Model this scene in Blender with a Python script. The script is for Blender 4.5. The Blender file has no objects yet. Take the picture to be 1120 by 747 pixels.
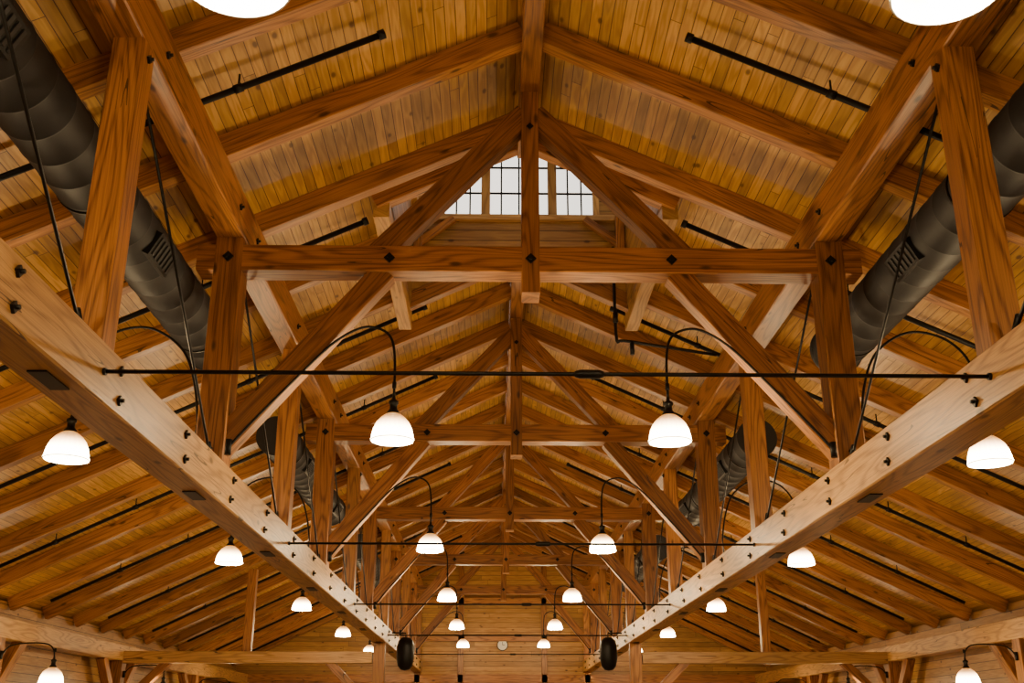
import bpy, bmesh, math, random
from mathutils import Vector, Matrix
random.seed(7)
scene = bpy.context.scene
K = 1.5
EYE = 1.6
def P(x, y, z):
    return Vector((K*x, K*y, EYE+K*z))
FLOORZ = -EYE/K
S = 4.2
Y1 = 6.27
YB, YE = -4.3, 25.15
TR = [Y1+S*k for k in range(-2, 5)]       # truss planes
MID = [Y1-S/2+S*k for k in range(-1, 5)]  # mid-bay frames
POST = 1.92
SL = 0.47
RZ = 4.15
def rz(x): return RZ-SL*abs(x)

# ---------------------------------------------------------------- materials
def new_mat(name):
    m = bpy.data.materials.new(name); m.use_nodes = True
    nt = m.node_tree; nt.nodes.clear()
    out = nt.nodes.new('ShaderNodeOutputMaterial')
    b = nt.nodes.new('ShaderNodeBsdfPrincipled')
    nt.links.new(b.outputs[0], out.inputs[0])
    return m, nt, b, out
def math_n(nt, op, a, b=None, c=None):
    n = nt.nodes.new('ShaderNodeMath'); n.operation = op
    for i, v in enumerate((a, b, c)):
        if v is None: continue
        if isinstance(v, (int, float)): n.inputs[i].default_value = v
        else: nt.links.new(v, n.inputs[i])
    return n.outputs[0]
def mixc(nt, fac, a, b, mode='MIX'):
    n = nt.nodes.new('ShaderNodeMix'); n.data_type = 'RGBA'; n.blend_type = mode
    for s, v in ((n.inputs[0], fac), (n.inputs[6], a), (n.inputs[7], b)):
        if isinstance(v, (int, float)): s.default_value = v
        elif isinstance(v, tuple): s.default_value = (*v, 1) if len(v) == 3 else v
        else: nt.links.new(v, s)
    return n.outputs[2]
def ramp(nt, v, lo, hi):
    n = nt.nodes.new('ShaderNodeMapRange'); n.interpolation_type = 'SMOOTHSTEP'
    nt.links.new(v, n.inputs[0]); n.inputs[1].default_value = lo; n.inputs[2].default_value = hi
    return n.outputs[0]
def uvxyz(nt, su, sv, w):
    uv = nt.nodes.new('ShaderNodeUVMap'); uv.uv_map = 'UVMap'
    sx = nt.nodes.new('ShaderNodeSeparateXYZ'); nt.links.new(uv.outputs[0], sx.inputs[0])
    cb = nt.nodes.new('ShaderNodeCombineXYZ')
    nt.links.new(math_n(nt, 'MULTIPLY', sx.outputs[0], su), cb.inputs[0])
    nt.links.new(math_n(nt, 'MULTIPLY', sx.outputs[1], sv), cb.inputs[1])
    if isinstance(w, (int, float)): cb.inputs[2].default_value = w
    else: nt.links.new(w, cb.inputs[2])
    return cb.outputs[0]
def uvnoise(nt, su, sv, w, detail=2.0, rough=0.5):
    n = nt.nodes.new('ShaderNodeTexNoise'); n.inputs['Scale'].default_value = 1
    n.inputs['Detail'].default_value = detail; n.inputs['Roughness'].default_value = rough
    nt.links.new(uvxyz(nt, su, sv, w), n.inputs['Vector'])
    return n.outputs['Fac']
def wood(name, light, dark, rough=0.42, ring=70, contrast=1.0):
    m, nt, b, out = new_mat(name)
    at = nt.nodes.new('ShaderNodeAttribute'); at.attribute_name = 'tint'
    t = at.outputs['Fac']
    tw = math_n(nt, 'MULTIPLY', t, 37.0)
    n1 = uvnoise(nt, 0.42, 4.6, tw, 1.2)
    rings = math_n(nt, 'SINE', math_n(nt, 'MULTIPLY', n1, ring))
    r = math_n(nt, 'POWER', math_n(nt, 'MULTIPLY_ADD', rings, 0.5, 0.5), 2.6)
    n2 = uvnoise(nt, 2.4, 110, tw, 2)
    n3 = uvnoise(nt, 0.7, 1.8, tw, 3)
    f = math_n(nt, 'ADD', math_n(nt, 'MULTIPLY', r, contrast*0.55), math_n(nt, 'MULTIPLY', ramp(nt, n2, .35, .7), contrast*0.45))
    c = mixc(nt, f, light, dark)
    # knots
    vo = nt.nodes.new('ShaderNodeTexVoronoi'); vo.inputs['Scale'].default_value = 1
    nt.links.new(uvxyz(nt, 1.5, 3.8, tw), vo.inputs['Vector'])
    k = ramp(nt, vo.outputs['Distance'], 0.13, 0.04)
    c = mixc(nt, math_n(nt, 'MULTIPLY', k, .85), c, tuple(x*.3 for x in dark))
    # drying checks
    n4 = uvnoise(nt, 0.35, 7.0, tw, 1.0)
    ck = math_n(nt, 'LESS_THAN', math_n(nt, 'ABSOLUTE', math_n(nt, 'SUBTRACT', n4, .56)), .0045)
    n5 = uvnoise(nt, 1.1, 2.0, tw, 1.0)
    ck = math_n(nt, 'MULTIPLY', ck, math_n(nt, 'GREATER_THAN', n5, .50))
    c = mixc(nt, math_n(nt, 'MULTIPLY', ck, .85), c, tuple(x*.2 for x in dark))
    v = math_n(nt, 'ADD', math_n(nt, 'MULTIPLY_ADD', t, 0.50, 0.45), math_n(nt, 'MULTIPLY', n3, 0.6))
    col = mixc(nt, 1.0, c, v, 'MULTIPLY')
    nt.links.new(col, b.inputs['Base Color'])
    b.inputs['Roughness'].default_value = rough
    bp = nt.nodes.new('ShaderNodeBump'); bp.inputs['Strength'].default_value = 0.25; bp.inputs['Distance'].default_value = 0.004
    nt.links.new(n2, bp.inputs['Height']); nt.links.new(bp.outputs[0], b.inputs['Normal'])
    return m
def boards(name, light, dark, width, rough=0.45, groove=0.04, knots=True):
    m, nt, b, out = new_mat(name)
    uv = nt.nodes.new('ShaderNodeUVMap'); uv.uv_map = 'UVMap'
    sx = nt.nodes.new('ShaderNodeSeparateXYZ'); nt.links.new(uv.outputs[0], sx.inputs[0])
    row = math_n(nt, 'DIVIDE', sx.outputs[1], width)
    fl = math_n(nt, 'FLOOR', row); fr = math_n(nt, 'FRACT', row)
    w0 = nt.nodes.new('ShaderNodeTexWhiteNoise'); w0.noise_dimensions = '1D'; nt.links.new(fl, w0.inputs['W'])
    col_i = math_n(nt, 'DIVIDE', math_n(nt, 'MULTIPLY_ADD', w0.outputs[0], 4.3, sx.outputs[0]), 4.3)
    cf = math_n(nt, 'FLOOR', col_i); cfr = math_n(nt, 'FRACT', col_i)
    w1 = nt.nodes.new('ShaderNodeTexWhiteNoise'); w1.noise_dimensions = '2D'
    cb = nt.nodes.new('ShaderNodeCombineXYZ'); nt.links.new(fl, cb.inputs[0]); nt.links.new(cf, cb.inputs[1])
    nt.links.new(cb.outputs[0], w1.inputs['Vector'])
    t = w1.outputs[0]
    tw = math_n(nt, 'MULTIPLY', t, 50)
    n1 = uvnoise(nt, 0.9, 9, tw, 2)
    rings = math_n(nt, 'MULTIPLY_ADD', math_n(nt, 'SINE', math_n(nt, 'MULTIPLY', n1, 34)), .5, .5)
    n2 = uvnoise(nt, 2.5, 90, tw, 2)
    n3 = uvnoise(nt, .8, 1.4, 3.0, 3)
    f = math_n(nt, 'ADD', math_n(nt, 'MULTIPLY', rings, .45), math_n(nt, 'MULTIPLY', n2, .4))
    c = mixc(nt, f, light, dark)
    v = math_n(nt, 'ADD', math_n(nt, 'MULTIPLY_ADD', t, 0.40, 0.50), math_n(nt, 'MULTIPLY', n3, .5))
    c = mixc(nt, 1.0, c, v, 'MULTIPLY')
    if knots:
        vo = nt.nodes.new('ShaderNodeTexVoronoi'); vo.inputs['Scale'].default_value = 1
        nt.links.new(uvxyz(nt, 2.6, 5.2, 0.0), vo.inputs['Vector'])
        k = ramp(nt, vo.outputs['Distance'], 0.17, 0.06)
        c = mixc(nt, math_n(nt, 'MULTIPLY', k, .85), c, (dark[0]*.3, dark[1]*.25, dark[2]*.3))
    g1 = math_n(nt, 'LESS_THAN', fr, groove*2); g2 = math_n(nt, 'LESS_THAN', cfr, 0.002)
    g = math_n(nt, 'MAXIMUM', g1, g2)
    c = mixc(nt, math_n(nt, 'MULTIPLY', g, .88), c, (dark[0]*.2, dark[1]*.16, dark[2]*.15))
    nt.links.new(c, b.inputs['Base Color']); b.inputs['Roughness'].default_value = rough
    bp = nt.nodes.new('ShaderNodeBump'); bp.inputs['Strength'].default_value = .5; bp.inputs['Distance'].default_value = .006
    nt.links.new(math_n(nt, 'SUBTRACT', 1.0, g), bp.inputs['Height']); nt.links.new(bp.outputs[0], b.inputs['Normal'])
    return m
def plain(name, col, rough=.5, metal=0.0, var=.25, scale=8):
    m, nt, b, out = new_mat(name)
    n = nt.nodes.new('ShaderNodeTexNoise'); n.inputs['Scale'].default_value = scale
    tc = nt.nodes.new('ShaderNodeTexCoord'); nt.links.new(tc.outputs['Object'], n.inputs['Vector'])
    c = mixc(nt, n.outputs['Fac'], tuple(x*(1+var) for x in col), tuple(x*(1-var) for x in col))
    nt.links.new(c, b.inputs['Base Color']); b.inputs['Roughness'].default_value = rough; b.inputs['Metallic'].default_value = metal
    return m
M_TIMBER = wood('stained_timber', (0.42, 0.172, 0.036), (0.115, 0.036, 0.007))
M_PALE_LIT = wood('pale_lamplit_timber', (0.56, 0.315, 0.098), (0.22, 0.098, 0.026), contrast=.9)  # paler wood; lamp light on the lower beams is put into its base colour
M_RAFT = wood('rafter_timber', (0.42, 0.180, 0.038), (0.135, 0.047, 0.009))
M_DECK = boards('roof_deck_boards', (0.66, 0.375, 0.082), (0.34, 0.155, 0.025), 0.105)
M_WALL = boards('wall_boards', (0.48, 0.255, 0.062), (0.27, 0.12, 0.026), 0.16)
M_FLOOR = boards('floor_boards', (0.20, 0.125, 0.065), (0.13, 0.075, 0.035), 0.09, rough=.3, knots=False)
M_BLACK = plain('black_steel', (0.010, 0.010, 0.010), .45, .6)
M_DUCT = plain('black_duct_metal', (0.013, 0.014, 0.016), .6, 0)
M_WHITE = plain('clock_white', (.8, .78, .72), .4, 0, .03)
def glass_shade():
    m, nt, b, out = new_mat('frosted_glass_shade')
    nt.nodes.remove(b)
    tr = nt.nodes.new('ShaderNodeBsdfTransparent'); tr.inputs[0].default_value = (1, .92, .80, 1)
    em = nt.nodes.new('ShaderNodeEmission')
    tc = nt.nodes.new('ShaderNodeTexCoord'); sx = nt.nodes.new('ShaderNodeSeparateXYZ')
    nt.links.new(tc.outputs['Object'], sx.inputs[0])
    g = ramp(nt, sx.outputs[2], 0.25, 0.05)
    an = math_n(nt, 'ARCTAN2', sx.outputs[1], sx.outputs[0])
    rib = math_n(nt, 'MULTIPLY_ADD', math_n(nt, 'SINE', math_n(nt, 'MULTIPLY', an, 24.0)), .06, .94)
    nt.links.new(mixc(nt, g, (1.0, .40, .08), (1.0, .84, .52)), em.inputs[0])
    st = math_n(nt, 'MULTIPLY_ADD', math_n(nt, 'POWER', g, 1.8), 60.0, 2.0)
    nt.links.new(math_n(nt, 'MULTIPLY', st, rib), em.inputs[1])
    gl = nt.nodes.new('ShaderNodeBsdfGlossy'); gl.inputs['Roughness'].default_value = .15
    a = nt.nodes.new('ShaderNodeMixShader'); a.inputs[0].default_value = .55
    nt.links.new(tr.outputs[0], a.inputs[1]); nt.links.new(em.outputs[0], a.inputs[2])
    c = nt.nodes.new('ShaderNodeMixShader'); c.inputs[0].default_value = .06
    nt.links.new(a.outputs[0], c.inputs[1]); nt.links.new(gl.outputs[0], c.inputs[2])
    nt.links.new(c.outputs[0], out.inputs[0])
    return m
M_SHADE = glass_shade()
def window_glass():
    m, nt, b, out = new_mat('window_glass'); nt.nodes.remove(b)
    tr = nt.nodes.new('ShaderNodeBsdfTransparent'); gl = nt.nodes.new('ShaderNodeBsdfGlossy'); gl.inputs['Roughness'].default_value = .02
    a = nt.nodes.new('ShaderNodeMixShader'); a.inputs[0].default_value = .06
    nt.links.new(tr.outputs[0], a.inputs[1]); nt.links.new(gl.outputs[0], a.inputs[2]); nt.links.new(a.outputs[0], out.inputs[0])
    return m
M_GLASS = window_glass()

# ---------------------------------------------------------------- mesh builder
class B:
    def __init__(s):
        s.bm = bmesh.new(); s.uv = s.bm.loops.layers.uv.new('UVMap'); s.t = s.bm.faces.layers.float.new('tint'); s.mats = []
    def mi(s, m):
        if m not in s.mats: s.mats.append(m)
        return s.mats.index(m)
    def timber(s, a, b, w, h, mat, up=Vector((0, 0, 1)), ch=0.008):
        """chamfered timber, a->b world points; w sideways, h along up (world metres)"""
        a = Vector(a); b = Vector(b); d = (b-a); L = d.length; d.normalize()
        if abs(d.dot(up)) > .98: up = Vector((0, 1, 0))
        side = d.cross(up).normalized(); u = side.cross(d).normalized()
        w2, h2, c = w/2, h/2, ch
        prof = [(-w2+c, -h2), (w2-c, -h2), (w2, -h2+c), (w2, h2-c), (w2-c, h2), (-w2+c, h2), (-w2, h2-c), (-w2, -h2+c)]
        ra = [s.bm.verts.new(a+side*p[0]+u*p[1]) for p in prof]
        rb = [s.bm.verts.new(b+side*p[0]+u*p[1]) for p in prof]
        t = random.random(); ou = random.random()*40; ov = random.random()*40; mi = s.mi(mat)
        acc = 0
        for i in range(8):
            j = (i+1) % 8
            l = math.hypot(prof[j][0]-prof[i][0], prof[j][1]-prof[i][1])
            f = s.bm.faces.new((ra[i], ra[j], rb[j], rb[i])); f.material_index = mi; f[s.t] = t
            for lp, q in zip(f.loops, ((ou, ov+acc), (ou, ov+acc+l), (ou+L, ov+acc+l), (ou+L, ov+acc))): lp[s.uv].uv = q
            acc += l
        for r in (ra[::-1], rb):
            f = s.bm.faces.new(r); f.material_index = mi; f[s.t] = t*.6
            for k, lp in enumerate(f.loops):
                lp[s.uv].uv = (ou+random.random()*.1, ov+k*.02)
    def box(s, c, size, mat, rot=None):
        c = Vector(c); mi = s.mi(mat); R = rot or Matrix.Identity(3); vs = []
        for x in (-1, 1):
            for y in (-1, 1):
                for z in (-1, 1):
                    vs.append(s.bm.verts.new(c+R @ Vector((x*size[0]/2, y*size[1]/2, z*size[2]/2))))
        for q in ((0, 1, 3, 2), (4, 6, 7, 5), (0, 4, 5, 1), (2, 3, 7, 6), (0, 2, 6, 4), (1, 5, 7, 3)):
            f = s.bm.faces.new([vs[i] for i in q]); f.material_index = mi; f[s.t] = .5
    def tube(s, pts, r, mat, seg=10, caps=True):
        mi = s.mi(mat); pts = [Vector(p) for p in pts]; rings = []
        n = len(pts); prev = None
        for i, p in enumerate(pts):
            d = (pts[min(i+1, n-1)]-pts[max(i-1, 0)]).normalized()
            if prev is None:
                ref = Vector((0, 0, 1)) if abs(d.z) < .9 else Vector((0, 1, 0))
                x = d.cross(ref).normalized()
            else:
                x = (prev-d*prev.dot(d)).normalized()
            prev = x; y = d.cross(x); rr = r[i] if isinstance(r, (list, tuple)) else r
            rings.append([s.bm.verts.new(p+(x*math.cos(2*math.pi*k/seg)+y*math.sin(2*math.pi*k/seg))*rr) for k in range(seg)])
        for i in range(n-1):
            for k in range(seg):
                f = s.bm.faces.new((rings[i][k], rings[i][(k+1) % seg], rings[i+1][(k+1) % seg], rings[i+1][k]))
                f.material_index = mi; f.smooth = True; f[s.t] = .5
        if caps:
            for r_ in (rings[0][::-1], rings[-1]):
                f = s.bm.faces.new(r_); f.material_index = mi; f[s.t] = .5
    def lathe(s, prof, c, mat, seg=32, smooth=True):
        mi = s.mi(mat); c = Vector(c); rings = []
        for r, z in prof:
            rings.append([s.bm.verts.new(c+Vector((max(r, .0005)*math.cos(2*math.pi*k/seg), max(r, .0005)*math.sin(2*math.pi*k/seg), z))) for k in range(seg)])
        for i in range(len(prof)-1):
            for k in range(seg):
                f = s.bm.faces.new((rings[i][k], rings[i][(k+1) % seg], rings[i+1][(k+1) % seg], rings[i+1][k]))
                f.material_index = mi; f.smooth = smooth; f[s.t] = .5
    def quad(s, pts, uvs, mat):
        f = s.bm.faces.new([s.bm.verts.new(Vector(p)) for p in pts]); f.material_index = s.mi(mat); f[s.t] = .5
        for lp, q in zip(f.loops, uvs): lp[s.uv].uv = q
        return f
    def bolt(s, c, n, size=.05, depth=.018):
        """diamond washer plate with nut on a face with normal n"""
        n = Vector(n); ref = Vector((0, 0, 1)); x = n.cross(ref).normalized()
        R = Matrix((x, n, ref)).transposed() @ Matrix.Rotation(math.pi/4, 3, 'Y')
        s.box(Vector(c)+n*depth/2, (size, depth, size), M_BLACK, R)
        s.tube([Vector(c), Vector(c)+n*(depth+.022)], size*.26, M_BLACK, 6)
    def done(s, name, origin=None, recalc=True):
        if recalc: bmesh.ops.recalc_face_normals(s.bm, faces=s.bm.faces)
        if origin is not None: bmesh.ops.translate(s.bm, verts=s.bm.verts, vec=-Vector(origin))
        me = bpy.data.meshes.new(name); s.bm.to_mesh(me); s.bm.free()
        for m in s.mats: me.materials.append(m)
        ob = bpy.data.objects.new(name, me); scene.collection.objects.link(ob)
        if origin is not None: ob.location = origin
        return ob
def smooth(pts, n=6):
    pts = [Vector(p) for p in pts]; out = []
    q = [pts[0]]+pts+[pts[-1]]
    for i in range(1, len(q)-2):
        for k in range(n):
            t = k/n
            out.append(.5*((2*q[i])+(-q[i-1]+q[i+1])*t+(2*q[i-1]-5*q[i]+4*q[i+1]-q[i+2])*t*t+(-q[i-1]+3*q[i]-3*q[i+1]+q[i+2])*t**3))
    out.append(pts[-1]); return out

BTOP, BBOT = 1.50, 1.255
TW = .20*K   # main timber width
PZ, PH, PW = 3.10, .27, .175   # purlin centre, height, width

# ---------------------------------------------------------------- trusses
FRONT = Vector((0, -1, 0))
for y in TR:
    b = B()
    w = .175*K
    CZ, CH = 2.83, .175
    b.timber(P(-POST-.20, y, CZ), P(POST+.20, y, CZ), w, CH*K, M_TIMBER)
    kw = .115*K
    b.timber(P(0, y, 2.60), P(0, y, RZ-.07), kw, w*1.04, M_TIMBER)
    for s in (-1, 1):
        b.timber(P(s*POST, y, BTOP), P(s*POST, y, PZ-PH/2), w, w*1.06, M_TIMBER)
        b.timber(P(s*.98, y, 2.88), P(s*.03, y, 3.93), .15*K, .13*K, M_TIMBER, up=Vector((0, 1, 0)))
        b.timber(P(s*.93, y, 2.76), P(s*(POST-.03), y, 1.60), .15*K, .125*K, M_TIMBER, up=Vector((0, 1, 0)))
        for x, z in ((.90, CZ),):
            b.bolt(P(s*x, y, z)+FRONT*w/2, FRONT, .075)
        b.bolt(P(s*POST, y, CZ)+FRONT*w/2*1.06, FRONT, .075)
        b.bolt(P(s*(POST), y, BTOP+.08)+FRONT*w/2*1.06, FRONT, .05)
    b.bolt(P(0, y, CZ)+FRONT*w/2*1.04, FRONT, .075)
    b.bolt(P(0, y, 3.80)+FRONT*w/2*1.04, FRONT, .05)
    b.done('roof_truss', P(0, y, CZ))
# mid-bay queen posts with tie rod
QP = 1.90
for y in MID:
    for s in (-1, 1):
        b = B()
        b.timber(P(s*QP, y, BTOP), P(s*QP, y, PZ-PH/2), .145*K, .15*K, M_TIMBER)
        b.bolt(P(s*(QP-.0725), y, 2.9), (-s, 0, 0), .05)
        b.done('queen_post', P(s*QP, y, BTOP))
    b = B()
    yy, zz = y-.04, 1.375
    e = POST-.102
    b.tube([P(-e, yy, zz), P(e, yy, zz)], .0135, M_BLACK, 8)
    b.tube([P(.10, yy, zz), P(.12, yy, zz), P(.20, yy, zz), P(.22, yy, zz)], [.018, .028, .028, .018], M_BLACK, 10)
    for s in (-1, 1):
        b.tube([P(s*e, yy, zz), P(s*(e-.012), yy, zz)], .024, M_BLACK, 12)
    b.done('tie_rod', P(0, yy, zz))
# diagonal bracing rods in the plane of the posts
allY = sorted(TR+MID)
for s in (-1, 1):
    for i in range(len(allY)-1):
        y0, y1 = allY[i], allY[i+1]
        b = B()
        b.tube([P(s*(POST-.02), y0+.1, 2.92), P(s*(POST-.02), y1-.11, BTOP+.01)], .012, M_BLACK, 8)
        b.tube([P(s*(POST-.02), y1-.19, BTOP+.09), P(s*(POST-.02), y1-.11, BTOP+.01)], .022, M_BLACK, 8)
        b.done('bracing_rod', P(s*POST, (y0+y1)/2, 2.2))

# ---------------------------------------------------------------- nave carrying beams & purlins
SPL = 16.6
for s in (-1, 1):
    for (a, c) in ((YB, -.2), (-.2, SPL), (SPL, YE)):
        b = B()
        b.timber(P(s*POST, a, (BTOP+BBOT)/2), P(s*POST, c, (BTOP+BBOT)/2), TW, (BTOP-BBOT)*K, M_PALE_LIT, ch=.012)
        y = a+.3
        while y < c:
            yy = y
            for z in (1.315, 1.44):
                b.bolt(P(s*(POST-.10), yy+random.uniform(-.06, .06), z), (-s, 0, 0), .05)
            y += 1.05
        for m in MID+TR:
            if a < m < c:
                b.box(P(s*POST, m-.3, BBOT)-Vector((0, 0, .004)), (.11, .34, .012), M_BLACK)
        b.done('carrying_beam', P(s*POST, (a+c)/2, 1.3))
    b = B()
    b.timber(P(s*POST, YB, PZ), P(s*POST, YE, PZ), PW*K, PH*K, M_TIMBER, ch=.012)
    for y in allY:
        for dy in (-.25, .25):
            b.bolt(P(s*(POST-PW/2), y+dy, PZ), (-s, 0, 0), .05)
    b.done('purlin_beam', P(s*POST, 10, PZ))

# ---------------------------------------------------------------- cupola opening limits
CY0, CY1, CXW = 7.12, 9.15, 1.00
# ---------------------------------------------------------------- rafters, ridge
EAVE = 5.95
RW, RH = .105*K, .155*K
b = B()
ry = []
y = Y1+.525-1.05*10
while y < YE-.1:
    ry.append(y); y += 1.05
for y in ry:
    for s in (-1, 1):
        up = Vector((s*SL, 0, 1)).normalized()
        x0 = .03
        if CY0 < y < CY1: x0 = CXW+.05
        a = P(s*x0, y, rz(x0)); c = P(s*EAVE, y, rz(EAVE))
        b.timber(a+up*RH/2, c+up*RH/2, RW, RH, M_RAFT, up=up)
b.done('roof_rafters')
b = B()
b.timber(P(0, YB, RZ+.04), P(0, CY0-.05, RZ+.04), .13*K, .24*K, M_TIMBER)
b.timber(P(0, CY1+.05, RZ+.04), P(0, YE, RZ+.04), .13*K, .24*K, M_TIMBER)
b.done('ridge_beam', P(0, 10, RZ))
# trimmers around the cupola opening
b = B()
for s in (-1, 1):
    zt = rz(1.06)+.01
    b.timber(P(s*1.07, CY0-.06, zt), P(s*1.07, CY1+.25, zt), .12*K, .20*K, M_PALE_LIT)
for yy in (CY0-.03, CY1+.03):
    for s in (-1, 1):
        up = Vector((s*SL, 0, 1)).normalized()
        b.timber(P(s*.02, yy, RZ)+up*RH*.5, P(s*1.1, yy, rz(1.1))+up*RH*.5, RW, RH*.98, M_TIMBER, up=up)
b.done('opening_trimmers', P(0, 8.2, 3.7))

# ---------------------------------------------------------------- roof deck (with opening)
DT = RH
def deck_pt(s, x, y, extra=0):
    up = Vector((s*SL, 0, 1)).normalized()
    return P(s*x, y, rz(x))+up*(DT+extra)
sc = math.sqrt(1+SL*SL)*K
for s, nm in ((-1, 'ceiling_left'), (1, 'ceiling_right')):
    b = B()
    XE = 6.25
    for (xa, xb, ya, yb) in ((0, CXW, YB, CY0), (0, CXW, CY1, YE), (CXW, XE, YB, YE)):
        for ex in (0, .06):
            pts = [deck_pt(s, xa, ya, ex), deck_pt(s, xb, ya, ex), deck_pt(s, xb, yb, ex), deck_pt(s, xa, yb, ex)]
            uvs = [(ya*K+50, xa*sc+s*20), (ya*K+50, xb*sc+s*20), (yb*K+50, xb*sc+s*20), (yb*K+50, xa*sc+s*20)]
            b.quad(pts, uvs, M_DECK)
    b.done(nm, recalc=False)

# ---------------------------------------------------------------- cupola
def wall_quad(b, p0, p1, z0, z1, mat, z0b=None):
    z0b = z0 if z0b is None else z0b
    L = math.hypot(p1[0]-p0[0], p1[1]-p0[1])*K
    b.quad([P(*p0, z0), P(*p1, z0b), P(*p1, z1), P(*p0, z1)], [(0, z0*K), (L, z0b*K), (L, z1*K), (0, z1*K)], mat)
b = B()
zc, zw0, zw1 = 3.70, 4.60, 5.45
WXW = .74
for s in (-1, 1):
    wall_quad(b, (s*CXW, CY0), (s*CXW, CY1), zc, zw0, M_WALL)
for yy in (CY0, CY1):
    for s in (-1, 1):
        wall_quad(b, (0, yy), (s*CXW, yy), RZ+.10, zw0, M_WALL, rz(1.0)+.10)
        wall_quad(b, (s*WXW, yy), (s*CXW, yy), zw0, zw1, M_WALL)
for z, hh in ((zw0, .06), (zw1, .12)):
    for yy in (CY0, CY1):
        b.timber(P(-CXW-.04, yy, z), P(CXW+.04, yy, z), .12*K, hh*K, M_PALE_LIT)
    for s in (-1, 1):
        b.timber(P(s*CXW, CY0, z), P(s*CXW, CY1, z), .12*K, hh*K, M_PALE_LIT)
for s in (-1, 1):
    for yy in (CY0, CY1):
        b.timber(P(s*CXW, yy, zw0), P(s*CXW, yy, zw1), .13*K, .13*K, M_PALE_LIT)
        b.timber(P(s*WXW, yy, zw0), P(s*WXW, yy, zw1), .06*K, .08*K, M_PALE_LIT)
for yy in (CY0, CY1):
    for x in (-.32, .32):
        b.timber(P(x, yy, zw0), P(x, yy, zw1), .085*K, .08*K, M_PALE_LIT)
    for x in (-.60, -.47, -.17, 0, .17, .47, .60):
        b.timber(P(x, yy, zw0), P(x, yy, zw1), .024, .024, M_BLACK, ch=.002)
    for z in (4.88, 5.16):
        b.timber(P(-WXW, yy, z), P(WXW, yy, z), .026, .026, M_BLACK, ch=.002)
for s in (-1, 1):
    for k in (1, 2):
        yy = CY0+(CY1-CY0)*k/3
        b.timber(P(s*CXW, yy, zw0), P(s*CXW, yy, zw1), .08*K, .07*K, M_PALE_LIT)
    b.timber(P(s*.95, CY1-.09, 4.30), P(s*.62, CY1-.09, 4.56), .06*K, .07*K, M_TIMBER)
    b.timber(P(s*.95, CY1-.09, 4.05), P(s*.95, CY1-.09, 4.60), .08*K, .08*K, M_TIMBER)
b.timber(P(-.9, CY1-.06, 4.22), P(.9, CY1-.06, 4.22), .05*K, .07*K, M_TIMBER)
apex = (0, (CY0+CY1)/2)
za = 6.05
E = .2
cor = [(-CXW-E, CY0-E), (CXW+E, CY0-E), (CXW+E, CY1+E), (-CXW-E, CY1+E)]
for i in range(4):
    p, q = cor[i], cor[(i+1) % 4]
    b.quad([P(*p, zw1), P(*q, zw1), P(*apex, za)], [(0, 0), (3, 0), (1.5, 2)], M_DECK)
    b.timber(P(*p, zw1-.02), P(*apex, za-.05), .07*K, .1*K, M_TIMBER)
for yy in (CY0, CY1):
    b.quad([P(-WXW, yy, zw0), P(WXW, yy, zw0), P(WXW, yy, zw1), P(-WXW, yy, zw1)], [(0, 0)]*4, M_GLASS)
for s in (-1, 1):
    b.quad([P(s*CXW, CY0, zw0), P(s*CXW, CY1, zw0), P(s*CXW, CY1, zw1), P(s*CXW, CY0, zw1)], [(0, 0)]*4, M_GLASS)
b.done('roof_cupola', recalc=False)

# ---------------------------------------------------------------- walls / floor
WX = 6.0
def wbox(name, x0, x1, y0, y1, z0, z1, mat, along):
    b = B()
    a = P(x0, y0, z0); c = P(x1, y1, z1)
    v = lambda i, j, k: Vector(((a.x, c.x)[i], (a.y, c.y)[j], (a.z, c.z)[k]))
    for q in (((0,0,0),(1,0,0),(1,0,1),(0,0,1)), ((0,1,0),(0,1,1),(1,1,1),(1,1,0)), ((0,0,0),(0,0,1),(0,1,1),(0,1,0)), ((1,0,0),(1,1,0),(1,1,1),(1,0,1)), ((0,0,0),(0,1,0),(1,1,0),(1,0,0)), ((0,0,1),(1,0,1),(1,1,1),(0,1,1))):
        pts = [v(*k) for k in q]
        if along == 'x': uvs = [(p.x+30, p.z+p.y) for p in pts]
        elif along == 'y': uvs = [(p.y+30, p.z+p.x+20) for p in pts]
        else: uvs = [(p.y+30, p.x+30) for p in pts]
        b.quad(pts, uvs, mat)
    return b.done(name, recalc=True)
wbox('wall_left', -WX-.12, -WX, YB, YE, FLOORZ, rz(WX)+.12, M_WALL, 'y')
wbox('wall_right', WX, WX+.12, YB, YE, FLOORZ, rz(WX)+.12, M_WALL, 'y')
wbox('floor', -WX-.2, WX+.2, YB-.2, YE+.2, FLOORZ-.1, FLOORZ, M_FLOOR, 'z')
for nm, y0 in (('wall_far', YE), ('wall_back', YB)):
    b = B()
    pts = [P(-WX-.12, y0, FLOORZ), P(WX+.12, y0, FLOORZ), P(WX+.12, y0, rz(WX)+.2), P(0, y0, RZ+.2), P(-WX-.12, y0, rz(WX)+.2)]
    b.quad(pts, [(p.x+30, p.z) for p in pts], M_WALL)
    pts = [p+Vector((0, .15 if y0 > 0 else -.15, 0)) for p in pts]
    b.quad(pts, [(p.x+30, p.z) for p in pts], M_WALL)
    b.done(nm, recalc=False)
b = B()
for x in (-1.92, -.95, .95, 1.92):
    b.timber(P(x, YE-.06, FLOORZ), P(x, YE-.06, rz(x)), .13*K, .12*K, M_TIMBER)
for z in (2.0, 2.83):
    b.timber(P(-1.92, YE-.07, z), P(1.92, YE-.07, z), .10*K, .14*K, M_TIMBER)
b.timber(P(-WX, YE-.07, 1.12), P(WX, YE-.07, 1.12), .10*K, .18*K, M_TIMBER)
b.done('trim_far', P(0, YE, 1))

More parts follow.
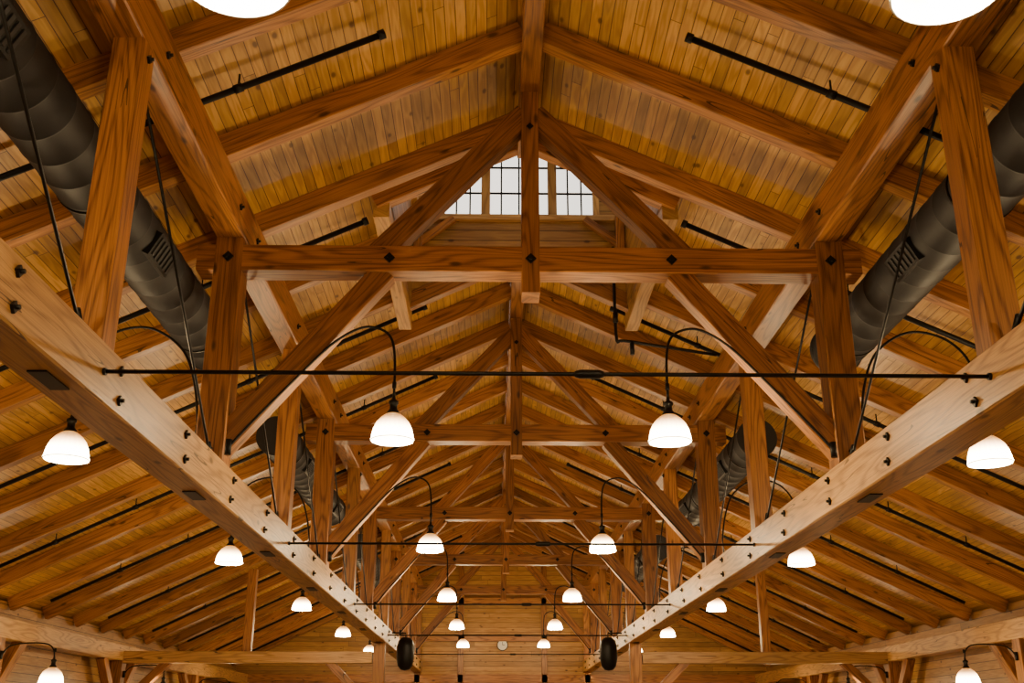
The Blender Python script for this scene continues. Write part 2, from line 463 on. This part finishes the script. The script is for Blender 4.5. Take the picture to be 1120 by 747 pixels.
# ---------------------------------------------------------------- side plates with wall posts, braces
PLZ = 1.10
for s in (-1, 1):
    b = B()
    PX = 5.80
    b.timber(P(s*PX, YB, PLZ), P(s*PX, YE, PLZ), .20*K, .22*K, M_PALE_LIT)
    b.done('eave_plate', P(s*PX, 10, PLZ))
    for y in [-.2+S*k for k in range(0, 6)]:
        b = B()
        b.timber(P(s*PX, y, FLOORZ), P(s*PX, y, PLZ-.11), .19*K, .19*K, M_TIMBER)
        for d in (-1, 1):
            b.timber(P(s*PX, y+d*.06, .35), P(s*PX, y+d*.72, PLZ-.09), .12*K, .13*K, M_TIMBER)
        b.done('eave_post', P(s*PX, y, FLOORZ))
for y in (-.2, SPL):
    for s in (-1, 1):
        b = B()
        b.timber(P(s*POST, y, FLOORZ), P(s*POST, y, BBOT), .17*K, .17*K, M_RAFT)
        b.done('floor_post', P(s*POST, y, FLOORZ))
        b = B()
        b.timber(P(s*(POST+.10), y, 1.04), P(s*5.70, y, 1.04), .18*K, .17*K, M_PALE_LIT)
        for (xa, xb) in ((POST+.10, POST+.75), (5.70, 5.05)):
            b.timber(P(s*xa, y, .34), P(s*xb, y, .98), .12*K, .13*K, M_TIMBER, up=Vector((0, 1, 0)))
        b.timber(P(s*3.9, y, 1.12), P(s*3.9, y, rz(3.9)+.02), .13*K, .13*K, M_TIMBER)
        b.done('aisle_tie_beam', P(s*3.8, y, 1.1))

# ---------------------------------------------------------------- ducts
DX, DZ, DR = 2.31, 2.66, .180*K
for s in (-1, 1):
    for (ya, yb) in ((YB+.3, 7.35), (9.9, 13.6), (16.4, 20.2)):
        b = B(); pts = []; rr = []
        y = ya*K; end = yb*K
        pts.append(Vector((s*DX*K, y, EYE+DZ*K))); rr.append(DR+.02)
        pts.append(Vector((s*DX*K, y+.05, EYE+DZ*K))); rr.append(DR+.02)
        y += .055
        while y < end-.1:
            for dy, r in ((0, DR), (.004, DR), (.315, DR), (.320, DR+.004), (.334, DR+.004), (.339, DR)):
                pts.append(Vector((s*DX*K, y+dy, EYE+DZ*K))); rr.append(r)
            y += .34
        for dy, r in ((.0, DR+.02), (.06, DR+.02), (.07, DR*.97), (.071, DR*.5)):
            pts.append(Vector((s*DX*K, y+dy, EYE+DZ*K))); rr.append(r)
        b.tube(pts, rr, M_DUCT, 40)
        y = ya+1.0
        while y < yb-.5:
            ang = math.radians(28)
            c = P(s*DX, y, DZ)+Vector((-s*math.cos(ang)*DR*1.0, 0, -math.sin(ang)*DR*1.0))
            R = Matrix.Rotation(-ang*s, 3, 'Y')
            b.box(c, (.07, .50, .22), M_BLACK, R)
            for k in range(6):
                b.box(c+R @ Vector((-s*.04, -.19+.076*k, 0)), (.012, .035, .17), M_DUCT, R)
            y += 2.15
        y = ya+.5
        while y < yb:
            b.tube([P(s*DX, y, DZ)+Vector((0, 0, DR)), P(s*DX, y, rz(DX)+.05)], .008, M_BLACK, 6)
            yy = y*K
            b.tube([Vector((s*DX*K, yy-.015, EYE+DZ*K)), Vector((s*DX*K, yy+.015, EYE+DZ*K))], DR+.010, M_BLACK, 32)
            y += 2.1
        b.done('air_duct', P(s*DX, (ya+yb)/2, DZ))

# ---------------------------------------------------------------- sprinkler pipes along slope
y = 5.17-2.1*3
while y < YE:
    for s in (-1, 1):
        b = B(); x0 = .88 if not (CY0-.3 < y < CY1+.1) else 1.2
        o = .05
        a = P(s*x0, y, rz(x0)+o); c = P(s*5.7, y, rz(5.7)+o)
        b.tube([a, c], .030, M_BLACK, 10)
        d = (c-a).normalized()
        b.tube([a-d*.01, a+d*.05], .045, M_BLACK, 10)
        for k in range(1, 6):
            q = a+(c-a)*(k/6)
            b.tube([q-d*.04, q+d*.04], .04, M_BLACK, 10)
            b.tube([q, q+Vector((0, 0, .14))], .01, M_BLACK, 6)
        b.done('sprinkler_pipe', a)
    y += 2.1
b = B()
b.tube(smooth([P(.86, 8.9, 4.2), P(.86, 8.9, 3.35), P(.90, 8.9, 3.28), P(1.0, 8.9, 3.27), P(1.75, 8.9, 3.15)], 4), .022, M_BLACK, 8)
b.tube([P(.86, 8.9, 3.55), P(.86, 8.9, 3.45)], .035, M_BLACK, 8)
b.tube([P(1.0, 8.9, 3.27), P(1.0, 8.9, 3.15)], .03, M_BLACK, 8)
b.done('cupola_drop_pipe', P(.86, 8.9, 3.5))

# ---------------------------------------------------------------- lamps
def lamp_mesh(path, name):
    b = B()
    R = .195
    shade = [(R, 0), (R+.004, .008), (R-.004, .03), (R*.965, .055), (R*.90, .11), (R*.78, .165), (R*.60, .21), (R*.42, .24), (R*.27, .258)]
    b.lathe(shade, (0, 0, 0), M_SHADE, 36)
    ring = [Vector((R*1.0*math.cos(t*math.pi/18), R*1.0*math.sin(t*math.pi/18), .002)) for t in range(37)]
    b.tube(ring, .005, M_WHITE, 6, caps=False)
    cap = [(R*.30, .245), (R*.32, .262), (R*.24, .285), (.035, .30), (.035, .345), (.045, .35), (.045, .375), (.02, .39), (.014, .43)]
    b.lathe(cap, (0, 0, 0), M_BLACK, 20)
    b.tube(smooth(path, 6), .0125, M_BLACK, 8)
    b.tube([path[0]+Vector((0, 0, -.07)), path[0]+Vector((0, 0, .07))], .03, M_BLACK, 8)
    b.tube([Vector((0, 0, .50)), Vector((0, 0, .56))], .02, M_BLACK, 8)
    return b.done(name)
def wv(s, pts, lx, lz, dy):
    out = []; n = len(pts)
    for i, (x, z) in enumerate(pts):
        out.append(Vector((s*(x-lx)*K, dy*K*(1-min(1, i/(n-3))), (z-lz)*K)))
    return out
NX, NZ = .845, 1.655
AX, AZ = 2.79, 1.53
OX, OZ = 5.10, .50
nave_path = [(1.80, 1.58), (1.68, 1.74), (1.46, 2.00), (1.25, 2.24), (1.11, 2.35), (1.0, 2.385), (.89, 2.34), (.85, 2.2), (.845, 1.93)]
aisle_path = [(2.02, 1.70), (2.07, 2.0), (2.16, 2.22), (2.32, 2.35), (2.48, 2.38), (2.66, 2.31), (2.77, 2.14), (2.79, 1.81)]
outer_path = [(5.69, .80), (5.6, .90), (5.4, .93), (5.2, .92), (5.12, .86), (5.10, .78)]
protos = {}
def place(kind, s, x, y, z, path, power, dy=0):
    key = (kind, s)
    if key not in protos:
        protos[key] = lamp_mesh(wv(s, path, x, z, dy), 'gooseneck_lamp'); ob = protos[key]
    else:
        ob = bpy.data.objects.new('gooseneck_lamp', protos[key].data); scene.collection.objects.link(ob)
    ob.location = P(s*x, y, z)
    ld = bpy.data.lights.new('lamp_bulb', 'POINT'); ld.energy = power; ld.color = (1.0, .77, .46); ld.shadow_soft_size = .05
    lo = bpy.data.objects.new('lamp_bulb', ld); scene.collection.objects.link(lo)
    lo.parent = ob; lo.location = (0, 0, .10)
for i, y in enumerate(TR):
    for s in (-1, 1):
        pw = 45 if i == 0 else 215
        place('n', s, NX, y, NZ, nave_path, pw, -.12)
        place('a', s, AX, y, AZ, aisle_path, pw)
for y in [-.2+S*k for k in range(0, 6)]:
    for s in (-1, 1):
        place('o', s, OX, y, OZ, outer_path, 60)

# ---------------------------------------------------------------- clock and hanging speakers
b = B()
c = P(0, YE-.03, 1.85)
b.tube([c, c+Vector((0, -.05, 0))], .19, M_BLACK, 32)
b.tube([c, c+Vector((0, -.055, 0))], .165, M_WHITE, 32)
b.box(c+Vector((0, -.058, .05)), (.014, .006, .11), M_BLACK)
b.box(c+Vector((.035, -.058, 0)), (.08, .006, .014), M_BLACK)
b.done('wall_clock', c)
for s in (-1, 1):
    b = B()
    c = P(s*1.58, 17.2, 1.14)
    prof = [(.0, -.38), (.10, -.36), (.17, -.28), (.205, -.12), (.205, .15), (.17, .29), (.09, .36), (0, .37)]
    b.lathe(prof, c, M_BLACK, 24)
    b.tube([c+Vector((0, 0, .35)), c+Vector((0, 0, .46)), P(s*1.80, 17.2, 1.45)], .018, M_BLACK, 6)
    b.done('hanging_speaker', c)

# ---------------------------------------------------------------- world
w = bpy.data.worlds.new('sky'); scene.world = w; w.use_nodes = True
nt = w.node_tree; bg = nt.nodes['Background']
sky = nt.nodes.new('ShaderNodeTexSky'); sky.sky_type = 'NISHITA'; sky.sun_elevation = math.radians(30); sky.sun_disc = False
mx = nt.nodes.new('ShaderNodeMix'); mx.data_type = 'RGBA'; mx.inputs[0].default_value = .92
nt.links.new(sky.outputs[0], mx.inputs[6]); mx.inputs[7].default_value = (1, .92, .74, 1)
nt.links.new(mx.outputs[2], bg.inputs[0]); bg.inputs[1].default_value = 0.9

# ---------------------------------------------------------------- camera
cd = bpy.data.cameras.new('camera'); cam = bpy.data.objects.new('camera', cd); scene.collection.objects.link(cam)
cam.location = P(-.23, 0, 0); cam.rotation_euler = (math.radians(110.15), 0, math.radians(-1.02))
cd.sensor_width = 36; cd.sensor_fit = 'HORIZONTAL'; cd.lens = 36*1163/1120; cd.clip_end = 300
scene.camera = cam
